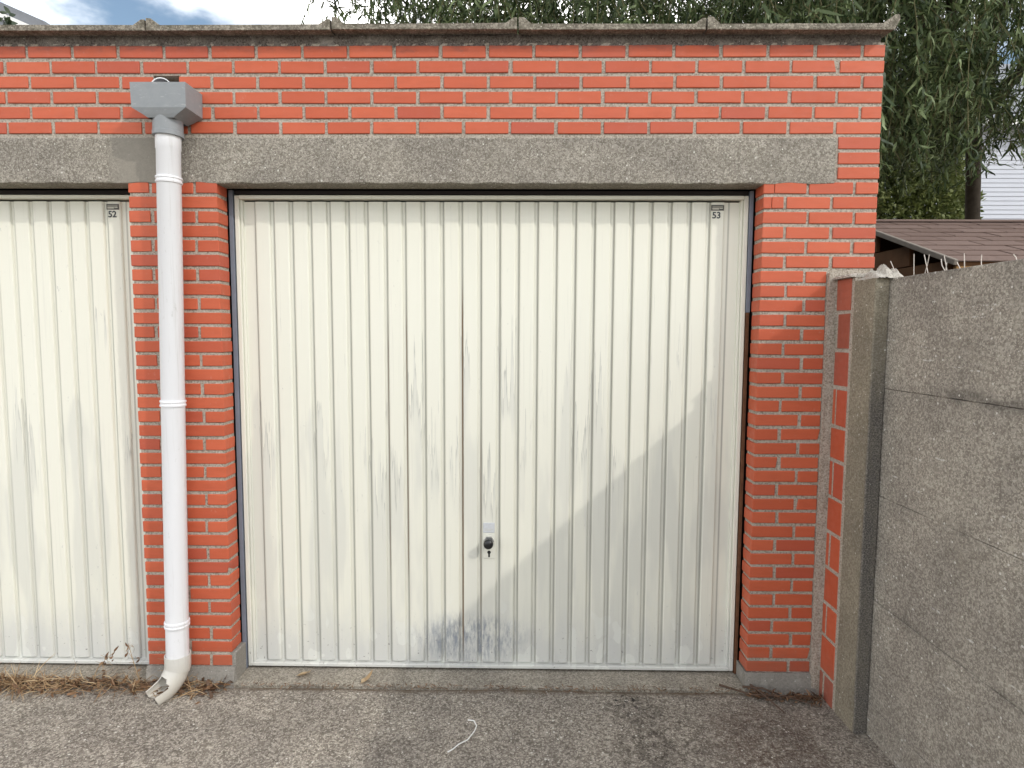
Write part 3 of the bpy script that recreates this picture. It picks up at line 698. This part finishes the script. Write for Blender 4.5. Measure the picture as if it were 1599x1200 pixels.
# ------------------------------------------------------------------ concrete fence
fence = thing('concrete_fence', (-0.1, -1.3, GZ), 'grey precast concrete slab fence running out from the right end of the garage', 'fence')
def post(y0, y1):
    bm = bmesh.new(); n = 26
    def prof(z):
        k = lambda: random.uniform(-.0012, .0012)
        return [Vector((XS+0.004+k(), y0, z)), Vector((-0.118, y0+0.001+k(), z)), Vector((-0.118, y0+0.028, z)), Vector((-0.072, y0+0.028, z)), Vector((-0.072, y0, z)), Vector((-0.03, y0, z)), Vector((-0.03, y1, z)), Vector((XS+k(), y1, z)), Vector((XS+k(), y0+0.004, z))]
    rings(bm, [prof(GZ-0.2 + (1.780-GZ+0.2)*i/n) for i in range(n+1)], True, 0, False)
    link('post', mesh_of(bm, 'post', M_POST), fence)
post(-0.318, -0.166); post(-2.50, -2.36)
NZ = 0.4295
for bay, (ya, yb) in enumerate(((-0.296, -2.35), (-2.48, -4.6))):
    for k in range(5):
        zt = 1.778 - NZ*k; z0 = zt - NZ + 0.0006
        bm = bmesh.new(); n = 40
        def prof(y):
            k1, k2 = random.uniform(-.0015, .0015), random.uniform(-.0015, .0015)
            return [Vector((-0.113, y, z0+k1)), Vector((-0.1152, y, z0+0.002+k1*.3)), Vector((-0.1152, y, zt-0.003+k2*.3)), Vector((-0.1138, y, zt-0.0008+k2*.3)), Vector((-0.079, y, zt+k2)), Vector((-0.076, y, zt-0.006)), Vector((-0.076, y, z0))]
        rings(bm, [prof(yb + (ya-yb)*i/n) for i in range(n+1)], True, 0, False)
        o = link('fence_panel', mesh_of(bm, 'fence_panel', M_FENCE), fence)
        o.location.x += random.uniform(-.0025, .0025)
# pale mortar rubbed along the top edge and a lump on the post
bm = bmesh.new(); nx, ny = 16, 22
gr = [[bm.verts.new((-0.168 + 0.115*i/nx, -0.335 + 0.165*j/ny, 1.779 + 0.052*(math.sin(math.pi*i/nx)**0.6)*(math.sin(math.pi*j/ny)**0.8)*(0.75+0.5*math.sin(i*1.1+j*.7)*math.sin(j*.9)) + random.uniform(-.003, .004))) for i in range(nx+1)] for j in range(ny+1)]
for j in range(ny):
    for i in range(nx): bm.faces.new((gr[j][i], gr[j][i+1], gr[j+1][i+1], gr[j+1][i])).smooth = True
link('mortar_lump', mesh_of(bm, 'mortar_lump', M_CAP), fence)
M_WIRE = plain('pale weathered wire', (0.52, 0.47, 0.42), 0.6, 0.3, 0.0, 0.2, 60)
for a, b_ in (((-.318, 1.774), (-.283, 1.848)), ((-.421, 1.774), (-.414, 1.859)), ((-.516, 1.774), (-.489, 1.847)), ((-.500, 1.774), (-.526, 1.842)), ((-.609, 1.774), (-.595, 1.830)), ((-.600, 1.774), (-.566, 1.822)), ((-.692, 1.776), (-.685, 1.826)), ((-.769, 1.774), (-.763, 1.812)), ((-.915, 1.776), (-.905, 1.796)), ((-.683, 1.776), (-.66, 1.80)), ((-.60, 1.776), (-.61, 1.805))):
    bm = bmesh.new(); x = random.uniform(-.102, -.09); tube(bm, [(x, a[0], a[1]), (x+random.uniform(-.002, .002), (a[0]+b_[0])/2+.001, (a[1]+b_[1])/2), (x+random.uniform(-.006, .006), b_[0], b_[1])], 0.0015, 6)
    link('wire_spike', mesh_of(bm, 'wire_spike', M_WIRE), fence)

# ------------------------------------------------------------------ shed behind the fence
shed = thing('garden_shed', (3.0, 1.9, GZ), 'low wooden shed with brown shingle roof behind the concrete fence', 'shed')
M_WOODD = plain('dark stained boards', (0.15, 0.078, 0.04), 0.8, 0.2, 0, 0.35, 14)
M_WOODL = plain('honey fascia wood', (0.42, 0.24, 0.10), 0.7, 0.2, 0, 0.25, 20)
M_TRIM = plain('weathered verge trim', (0.24, 0.21, 0.18), 0.8, 0.2, 0, 0.25, 30)
ex, ey, ez, ry, rz = 1.024, 1.0, 2.0, 2.25, 2.452
sx1 = 4.6; sl_ = math.atan2(rz-ez, ry-ey); SLn = math.hypot(ry-ey, rz-ez)
bm = bmesh.new(); box(bm, ex+0.10, sx1-0.1, ey+0.10, 3.3, GZ, 1.93); link('wall', mesh_of(bm, 'shed_wall', M_WOODD), shed)
for k in range(16):        # gable boards on the side that faces the garage
    z0 = 0.0 + k*0.145; z1 = z0+0.138
    ys0 = ey+0.09 if z1 < 1.98 else ey + (z1-ez+0.03)/(rz-ez)*(ry-ey)
    ys1 = 3.31 if z1 < 1.98 else 2*ry-ys0
    if ys1-ys0 < 0.1 or z1 > rz-0.04: continue
    bm = bmesh.new(); box(bm, ex+0.070, ex+0.098, ys0, ys1, z0, z1, 0.003); link('gable_board', mesh_of(bm, 'gable_board', M_WOODD), shed)
bm = bmesh.new(); box(bm, ex+0.03, sx1, ey+0.02, ey+0.05, 1.88, 1.975, 0.003); link('fascia', mesh_of(bm, 'fascia', M_WOODL), shed)
def sloped(bm, x0, x1, s0, s1, t0, t1, bev=0.0, side=1):
    t = bmesh.new(); box(t, x0, x1, s0, s1, t0, t1, bev)
    Mx = Matrix.Translation((0, ey, ez)) @ Matrix.Rotation(sl_, 4, 'X')
    bmesh.ops.transform(t, matrix=Mx, verts=t.verts)
    if side < 0:
        for v in t.verts: v.co.y = 2*ry - v.co.y
        bmesh.ops.reverse_faces(t, faces=t.faces[:])
    add(bm, t)
bm = bmesh.new(); sloped(bm, ex+0.02, sx1, 0.01, SLn-0.001, -0.03, -0.008); sloped(bm, ex+0.02, sx1, 0.01, SLn-0.003, -0.03, 0.006, 0, -1); link('roof_deck', mesh_of(bm, 'roof_deck', M_WOODD), shed)
bm = bmesh.new(); sloped(bm, ex-0.012, ex+0.012, -0.02, SLn, -0.020, 0.014, 0.004); sloped(bm, ex-0.012, ex+0.012, -0.02, SLn, -0.020, 0.014, 0.004, -1); link('verge_trim', mesh_of(bm, 'verge_trim', M_TRIM), shed)
b = NB('brown felt shingle', 0.95, 0.1); rn = b.rnd()
cs = b.mix(rn, (0.115, 0.075, 0.062), (0.165, 0.115, 0.098)); cs = b.mix(b.math('MULTIPLY', b.noise(180, 3, 0.7), 0.5), cs, (0.22, 0.17, 0.15)); b.bump(b.noise(300, 2), 0.6, 0.002); M_SH = b.done(cs)
shingle_me = {}
nr = 9; pr = SLn/nr
for k in range(nr):
    x = ex+0.014 - (0.17 if k % 2 else 0.02)
    while x < sx1:
        x0, x1 = max(x, ex+0.013), min(x+0.305, sx1)
        if x1-x0 > 0.03:
            key = round(x1-x0, 2)
            if key not in shingle_me:
                t = bmesh.new(); box(t, 0, key-0.006, -0.006, pr+0.02, 0.0, 0.008, 0.0015); shingle_me[key] = mesh_of(t, 'shingle', M_SH)
            o = link('shingle', shingle_me[key], shed)
            pos = Vector((0, ey, ez)) + Matrix.Rotation(sl_, 3, 'X') @ Vector((0, k*pr-0.01, 0.001+random.uniform(0, .001)))
            o.location = (x0 + random.uniform(-.002, .002), pos.y, pos.z); o.rotation_euler = (sl_-0.045, random.uniform(-.004, .004), random.uniform(-.012, .012))
        x += 0.31
bm = bmesh.new(); sloped(bm, ex+0.013, sx1, SLn-0.06, SLn+0.001, 0.012, 0.019); sloped(bm, ex+0.013, sx1, SLn-0.06, SLn+0.001, 0.012, 0.019, 0, -1); link('ridge_cap', mesh_of(bm, 'ridge_cap', M_SH), shed)

# ------------------------------------------------------------------ houses far behind
M_SIDING = plain('pale blue white siding', (0.50, 0.52, 0.575), 0.6, 0.3, 0, 0.05, 3)
M_SLATE = plain('grey roof slate', (0.20, 0.21, 0.23), 0.8, 0.2, 0, 0.2, 6); M_WHITE = plain('white fascia paint', (0.75, 0.75, 0.73), 0.6)
def house(loc, label, x0, x1, y0, y1, zt, ridge, board=0.115, ang=0):
    h = thing('house', loc, label, 'house')
    bm = bmesh.new(); z = GZ; pts = []
    while z < zt: pts += [(y0-0.016, z), (y0, z+board-0.002)]; z += board
    for (ya, za), (yb, zb2) in zip(pts, pts[1:]):
        bm.faces.new([bm.verts.new(v) for v in ((x0, ya, za), (x1, ya, za), (x1, yb, zb2), (x0, yb, zb2))])
    box(bm, x0+0.01, x1-0.01, y0+0.005, y1, GZ, zt-0.01)
    link('siding', mesh_of(bm, 'siding', M_SIDING), h)
    bm = bmesh.new(); ym = (y0+y1)/2; rings(bm, [[Vector((x, y0-0.4, zt-0.1)), Vector((x, y1+0.4, zt-0.1)), Vector((x, ym, ridge))] for x in (x0-0.3, x1+0.3)], True, 0, False); link('roof', mesh_of(bm, 'house_roof', M_SLATE), h)
    bm = bmesh.new(); box(bm, x0-0.31, x1+0.31, y0-0.43, y0-0.402, zt-0.22, zt-0.03); link('gutter_board', mesh_of(bm, 'gutter_board', M_WHITE), h)
    return h
house((14, 16, GZ), 'pale blue white clad house behind the willow at the right', 10.08, 20, 14.0, 20, 7.1, 9.8)
h2 = thing('house', (-22, 18, GZ), 'house with grey sloping roof and white verge at far left', 'house')
bm = bmesh.new(); box(bm, -27.6, -16.2, 16.3, 24, GZ, 10.3); link('wall', mesh_of(bm, 'far_wall', M_WHITE), h2)
bm = bmesh.new(); rings(bm, [[Vector((x, y, z)) for x, z in ((-28.2, 10.25), (-15.5, 10.25), (-15.5, 10.62), (-21.9, 13.35), (-28.2, 10.62))] for y in (16.0, 24.4)], True, 0, False); link('roof', mesh_of(bm, 'far_roof', M_SLATE), h2)
bm = bmesh.new(); rings(bm, [[Vector((x, y, z)) for x, z in ((-15.6, 10.20), (-15.6, 10.36), (-21.9, 13.03), (-21.9, 12.80))] for y in (15.93, 15.99)], True, 0, False); link('verge_board', mesh_of(bm, 'verge_board', M_WHITE), h2)

# ------------------------------------------------------------------ vegetation
def m_leaf(name, a, c, d):
    b = NB(name, 0.5, 0.35); g = b.n('ShaderNodeNewGeometry'); ri = g.outputs['Random Per Island']
    col = b.ramp(ri, [(0.0, a), (0.55, c), (1.0, d)])
    b.put(b.p.inputs['Base Color'], col)
    tr = b.n('ShaderNodeBsdfTranslucent'); b.l(col, tr.inputs['Color']); ms = b.n('ShaderNodeMixShader'); ms.inputs[0].default_value = 0.25
    o = b.t.nodes['Material Output']; b.l(b.p.outputs[0], ms.inputs[1]); b.l(tr.outputs[0], ms.inputs[2]); b.l(ms.outputs[0], o.inputs['Surface'])
    return b.m
M_WLEAF = m_leaf('willow leaf', (0.022, 0.04, 0.014), (0.08, 0.115, 0.042), (0.24, 0.30, 0.14))
M_BARK = plain('dark furrowed bark', (0.06, 0.05, 0.04), 0.95, 0.1, 0, 0.5, 18)
def willow():
    t = thing('willow_tree', (4.12, 5.2, GZ), 'corkscrew willow with long curled leaves hanging over the garage roof', 'tree')
    bm = bmesh.new(); tube(bm, [(4.15, 5.2, GZ-0.1), (4.14, 5.2, 1.2), (4.10, 5.2, 2.6), (4.0, 5.15, 4.2), (3.2, 5.1, 5.6), (2.6, 5.2, 7.0)], [0.20, 0.10, 0.08, 0.08, 0.08, 0.05], 12)
    link('trunk', mesh_of(bm, 'trunk', M_BARK), t)
    limbs = []
    for tip in ((-2.3, 4.4, 6.0), (-0.6, 3.2, 5.9), (1.2, 2.8, 5.6), (2.6, 2.6, 5.2), (5.2, 3.2, 5.4), (6.4, 4.6, 5.8), (0.6, 6.2, 6.6), (3.8, 7.2, 6.6)):
        st = Vector(random.choice(((4.0, 5.15, 4.2), (3.2, 5.1, 5.6), (3.6, 5.12, 4.9)))); tip = Vector(tip); pts = []
        for i in range(7):
            f = i/6; p = st.lerp(tip, f); p.z += 0.7*math.sin(math.pi*f) ; p += Vector([random.uniform(-.12, .12) for _ in range(3)])*(1 if 0 < i < 6 else 0); pts.append(p)
        bm = bmesh.new(); tube(bm, pts, [0.07-0.009*i for i in range(7)], 8); link('limb', mesh_of(bm, 'limb', M_BARK), t); limbs.append(pts)
    # hanging twigs gathered in clumps, each carrying curled leaves
    clumps = []
    for _ in range(390):
        while True:
            q = np.array([rng.uniform(-3.4, 5.0), rng.uniform(2.2, 8.0), rng.uniform(4.1, 7.6)])
            e = ((q[0]-2.2)/5.6)**2 + ((q[1]-5.0)/3.0)**2 + ((q[2]-5.4)/3.0)**2
            if e < 1.0 and (q[0] < 3.6 or q[2] > 4.6): break
        clumps.append(q)
    for _ in range(110):     # deep crown behind the roof edge
        clumps.append(np.array([rng.uniform(-2.3, 3.2), rng.uniform(4.6, 7.8), rng.uniform(4.7, 6.3)]))
    for _ in range(120):     # lower skirts past the garage end
        clumps.append(np.array([rng.uniform(0.3, 3.7), rng.uniform(2.4, 6.5), rng.uniform(3.3, 5.2)]))
    B_, D_, S_, L_, W_, K_ = [], [], [], [], [], []; tw = bmesh.new()
    for q in clumps:
        for _ in range(int(rng.integers(5, 10))):
            p = q + rng.normal(0, [0.42, 0.42, 0.25]); ln = rng.uniform(0.6, 1.5); ns = 9
            lowest = 3.4 if p[0] < 0.1 else 1.56 + (0.255 if p[0] < 0.745*(p[1]+2.77)-1.55 else 0.29)*(p[1]+2.77)*rng.choice((1, 1, 1.12, 0.86))
            ln = min(ln, (p[2]-lowest)*0.95)
            if ln < 0.2: continue
            az = rng.uniform(0, 2*math.pi); out = np.array([math.cos(az), math.sin(az), 0.0])
            pts = [p]; v = out*0.6 + np.array([0, 0, 0.1])
            for i in range(ns):
                v = v*0.72 + np.array([0, 0, -0.30]) + rng.normal(0, 0.16, 3); pts.append(pts[-1] + v/np.linalg.norm(v)*ln/ns)
            pts = np.array(pts)
            for k in range(int(ln*30)):
                f = rng.uniform(0.05, 1)*ns; i = min(int(f), ns-1); bp = pts[i]*(1-f+i) + pts[i+1]*(f-i)
                dd = (pts[i+1]-pts[i]); dd = dd/np.linalg.norm(dd)*0.5 + np.array([0, 0, -0.55]) + rng.normal(0, 0.45, 3)
                B_.append(bp); D_.append(dd); S_.append(rng.normal(0, 1, 3)); L_.append(rng.uniform(0.11, 0.23)); W_.append(rng.uniform(0.014, 0.027)); K_.append(rng.normal(0, 2.2))
            if pts[:, 1].min() < 5.0:
                tube(tw, [Vector(x) for x in pts[::2]], 0.0035, 3, False)
    V, F = strips('x', np.array(B_), np.array(D_), np.array(S_), np.array(L_), np.array(W_), [0.3, 1.0, 0.9, 0.6, 0.05], np.array(K_), None, 1.3)
    print('willow leaves', len(B_))
    link('crown', new_mesh_np('crown', V, F, M_WLEAF), t)
    link('twig', mesh_of(tw, 'twig', plain('olive twig bark', (0.12, 0.11, 0.05), 0.8)), t)['kind'] = 'stuff'
willow()
def bush(name, loc, label, cat, rad, n, size, mat, stemh, squared=2.0):
    t = thing(name, loc, label, cat); c0 = np.array(loc) + np.array([0, 0, stemh + rad[2]])
    u = rng.normal(0, 1, (n, 3)); u /= (np.abs(u)**squared).sum(1, keepdims=True)**(1/squared)
    rr = 1 - np.abs(rng.normal(0, 0.22, (n, 1)))
    bumpy = 1 + 0.10*np.sin(u[:, :1]*9+u[:, 2:]*7)*np.cos(u[:, 1:2]*8) + 0.06*np.sin(u[:, 2:]*23 + u[:, :1]*19)
    pos = c0 + u*rr*bumpy*np.array(rad)
    d = u*0.6 + rng.normal(0, 0.7, (n, 3)) + np.array([0, 0, -0.2])
    V, F = strips('x', pos, d, rng.normal(0, 1, (n, 3)), rng.uniform(0.6, 1.2, n)*size, rng.uniform(0.35, 0.6, n)*size, [0.2, 1.0, 0.75, 0.05], rng.normal(0, 0.7, n), None)
    link('crown', new_mesh_np('crown', V, F, mat), t)
    bm = bmesh.new(); p = Vector(loc); tube(bm, [p-Vector((0, 0, .1)), p+Vector((0.03, 0, stemh*0.6)), p+Vector((0, 0, stemh+rad[2]))], [rad[0]*0.11, rad[0]*0.08, rad[0]*0.05], 10); link('trunk', mesh_of(bm, 'trunk', M_BARK), t)
    return t
M_HLEAF = m_leaf('olive hedge leaf', (0.085, 0.115, 0.03), (0.17, 0.205, 0.065), (0.27, 0.30, 0.12))
bush('clipped_bush', (5.15, 8.3, GZ), 'tall clipped olive green bush left of the clad house', 'bush', (0.92, 0.7, 2.35), 60000, 0.085, M_HLEAF, 0.6, 3.2)
M_CLEAF = m_leaf('dark conifer foliage', (0.025, 0.042, 0.022), (0.045, 0.065, 0.035), (0.07, 0.095, 0.05))
bush('conifer_tree', (-12.45, 9.0, GZ), 'dark conifer at the far left edge above the coping', 'tree', (1.55, 1.5, 3.7), 16000, 0.16, M_CLEAF, 1.2)

# ------------------------------------------------------------------ litter and small things on the ground
M_DRY = m_leaf('dry straw', (0.20, 0.115, 0.055), (0.42, 0.28, 0.15), (0.62, 0.48, 0.30))
M_DRYD = m_leaf('brown leaf litter', (0.07, 0.042, 0.026), (0.16, 0.09, 0.05), (0.30, 0.18, 0.10))
def litter(name, n, fx, fy, L, Wd, mat, rise, label):
    x = fx(n); y = fy(n, x); z = GZ + 0.006 + rng.uniform(0, 0.02, n)
    az = rng.uniform(0, 2*math.pi, n); el = rng.uniform(0, 1, n)**2*rise
    d = np.stack([np.cos(az)*np.cos(el), np.sin(az)*np.cos(el)*0.7, np.sin(el)], 1)
    V, F = strips('x', np.stack([x, y, z], 1), d, np.stack([rng.normal(0, .6, n), rng.normal(0, .6, n), -np.ones(n)], 1), rng.uniform(L[0], L[1], n), rng.uniform(Wd[0], Wd[1], n), [0.6, 1, 0.9, 0.6, 0.15], rng.normal(0.3, 0.8, n), None, 0.5)
    V[:, 2] = np.maximum(V[:, 2], GZ+0.003)
    tag(link(name, new_mesh_np(name, V, F, mat)), label, None, None, 'stuff')
left = lambda n: np.concatenate([rng.normal(-3.93, 0.16, n//3), rng.uniform(-4.5, -2.95, n-n//3)])
litter('dry_grass', 900, left, lambda n, x: -0.015-np.abs(rng.normal(0, 0.045, n)), (0.04, 0.15), (0.002, 0.0045), M_DRY, 0.55, 'dry straw coloured grass and stems lying along the foot of the left door')
litter('leaf_litter', 700, lambda n: rng.uniform(-4.4, -2.9, n), lambda n, x: -0.01-np.abs(rng.normal(0, 0.055, n)), (0.015, 0.05), (0.008, 0.018), M_DRYD, 0.7, 'brown leaf litter under the left door and round the pipe elbow')
litter('joint_debris', 420, lambda n: rng.uniform(-2.95, -0.5, n), lambda n, x: -0.03-np.abs(rng.normal(0, 0.010, n)), (0.008, 0.035), (0.002, 0.006), M_DRYD, 0.3, 'brown crumbs and bits caught in the joint before the sill')
litter('corner_debris', 260, lambda n: rng.uniform(-0.50, -0.19, n), lambda n, x: -0.04-np.abs(rng.normal(0, 0.025, n))-(x+0.5)*0.12, (0.01, 0.04), (0.004, 0.010), M_DRYD, 0.4, 'dark leaf crumbs at the foot of the right pier')
# dead seed heads standing by the left door
M_STEM = plain('dry plant stem', (0.34, 0.24, 0.14), 0.8)
for k, (x, h, lean, lab) in enumerate(((-3.52, 0.16, 0.10, 'bent dry weed stem leaning on the left door, left of the others'), (-3.30, 0.20, -0.05, 'tallest dry weed stem beside the pier foot with a few withered leaves'), (-3.20, 0.15, 0.06, 'short dark withered weed against the lowest brick of the left pier'))):
    t = thing('dry_weed', (x, -0.03, GZ), lab, 'weed', 'dry weeds at the wall foot')
    bm = bmesh.new(); pts = [Vector((x+lean*f*f, -0.03-0.02*math.sin(f*3), GZ+h*f)) for f in (0, .3, .6, .85, 1)]; tube(bm, pts, [0.0022, 0.002, 0.0017, 0.0013, 0.001], 5)
    for _ in range(5):
        f = random.uniform(.3, 1); p = pts[0].lerp(pts[-1], f); e = p+Vector((random.uniform(-.05, .05), random.uniform(-.03, .01), random.uniform(0, .05))); tube(bm, [p, (p+e)/2+Vector((0, 0, .008)), e], [0.0012, 0.001, 0.0008], 4)
    link('stem', mesh_of(bm, 'stem', M_STEM), t)
    n = 12; bp = np.array([pts[-1].lerp(pts[1], rng.uniform(0, .8)) for _ in range(n)]); V, F = strips('x', bp + rng.normal(0, .012, (n, 3)), rng.normal(0, 1, (n, 3)), rng.normal(0, 1, (n, 3)), rng.uniform(.015, .04, n), rng.uniform(.006, .014, n), [0.2, 1, .8, .1], rng.normal(0, 1.5, n), None)
    link('withered_leaf', new_mesh_np('withered_leaf', V, F, M_DRYD), t)['kind'] = 'stuff'
# single dry leaves and twigs
def dry_leaf(x, y, a, s, lab):
    n = 2; bp = np.array([[x, y, GZ+0.020], [x+0.006, y+0.004, GZ+0.020]]); d = np.array([[math.cos(a), math.sin(a), 0.05], [math.cos(a+.5), math.sin(a+.5), 0.15]])
    V, F = strips('x', bp, d, np.array([[0, 0, 1.], [0.2, 0, 1]]), np.array([s, s*.7]), np.array([s*.4, s*.3]), [0.2, .8, 1, .7, .1], np.array([0.9, -0.8]), None)
    V[:, 2] = np.maximum(V[:, 2], GZ+0.014)
    tag(link('dry_leaf', new_mesh_np('dry_leaf', V, F, M_DRY)), lab, 'leaf', 'curled dry leaves on the sill')
dry_leaf(-2.60, 0.035, 0.2, 0.09, 'curled dry leaf on the sill near the left jamb'); dry_leaf(-2.28, -0.025, 1.0, 0.085, 'crumpled dry leaf in the sill joint a quarter along the numbered 53 door')
M_TWIG = plain('dead brown twig', (0.095, 0.062, 0.045), 0.9)
for pts, lab in (([(-0.62, 0.02, .016), (-0.50, -0.05, .012), (-0.36, -0.07, .02), (-0.22, -0.13, .006)], 'longest dead twig lying across the foot of the right pier'), ([(-0.49, 0.02, .03), (-0.45, -0.06, .02), (-0.40, -0.17, .005)], 'dead twig pointing from the right jamb towards the yard'), ([(-0.52, 0.0, .02), (-0.44, -0.03, .03), (-0.37, -0.045, .012)], 'short thick twig against the right pier plinth')):
    bm = bmesh.new(); tube(bm, [(x, y-0.02, GZ+z+0.004) for x, y, z in pts], [0.005, 0.004, 0.003, 0.0018][:len(pts)], 6); tag(link('twig', mesh_of(bm, 'twig', M_TWIG)), lab, 'twig', 'dead twigs by the right pier')
bm = bmesh.new(); sp = [(-1.761, -0.274), (-1.736, -0.278), (-1.722, -0.312), (-1.728, -0.346), (-1.752, -0.403), (-1.786, -0.431), (-1.803, -0.458), (-1.823, -0.477)]
tube(bm, [(x, y, GZ+0.011) for x, y in sp], 0.0026, 6); tag(link('white_string', mesh_of(bm, 'white_string', M_WHITE)), 'thin white string curved on the concrete before the door', 'string')
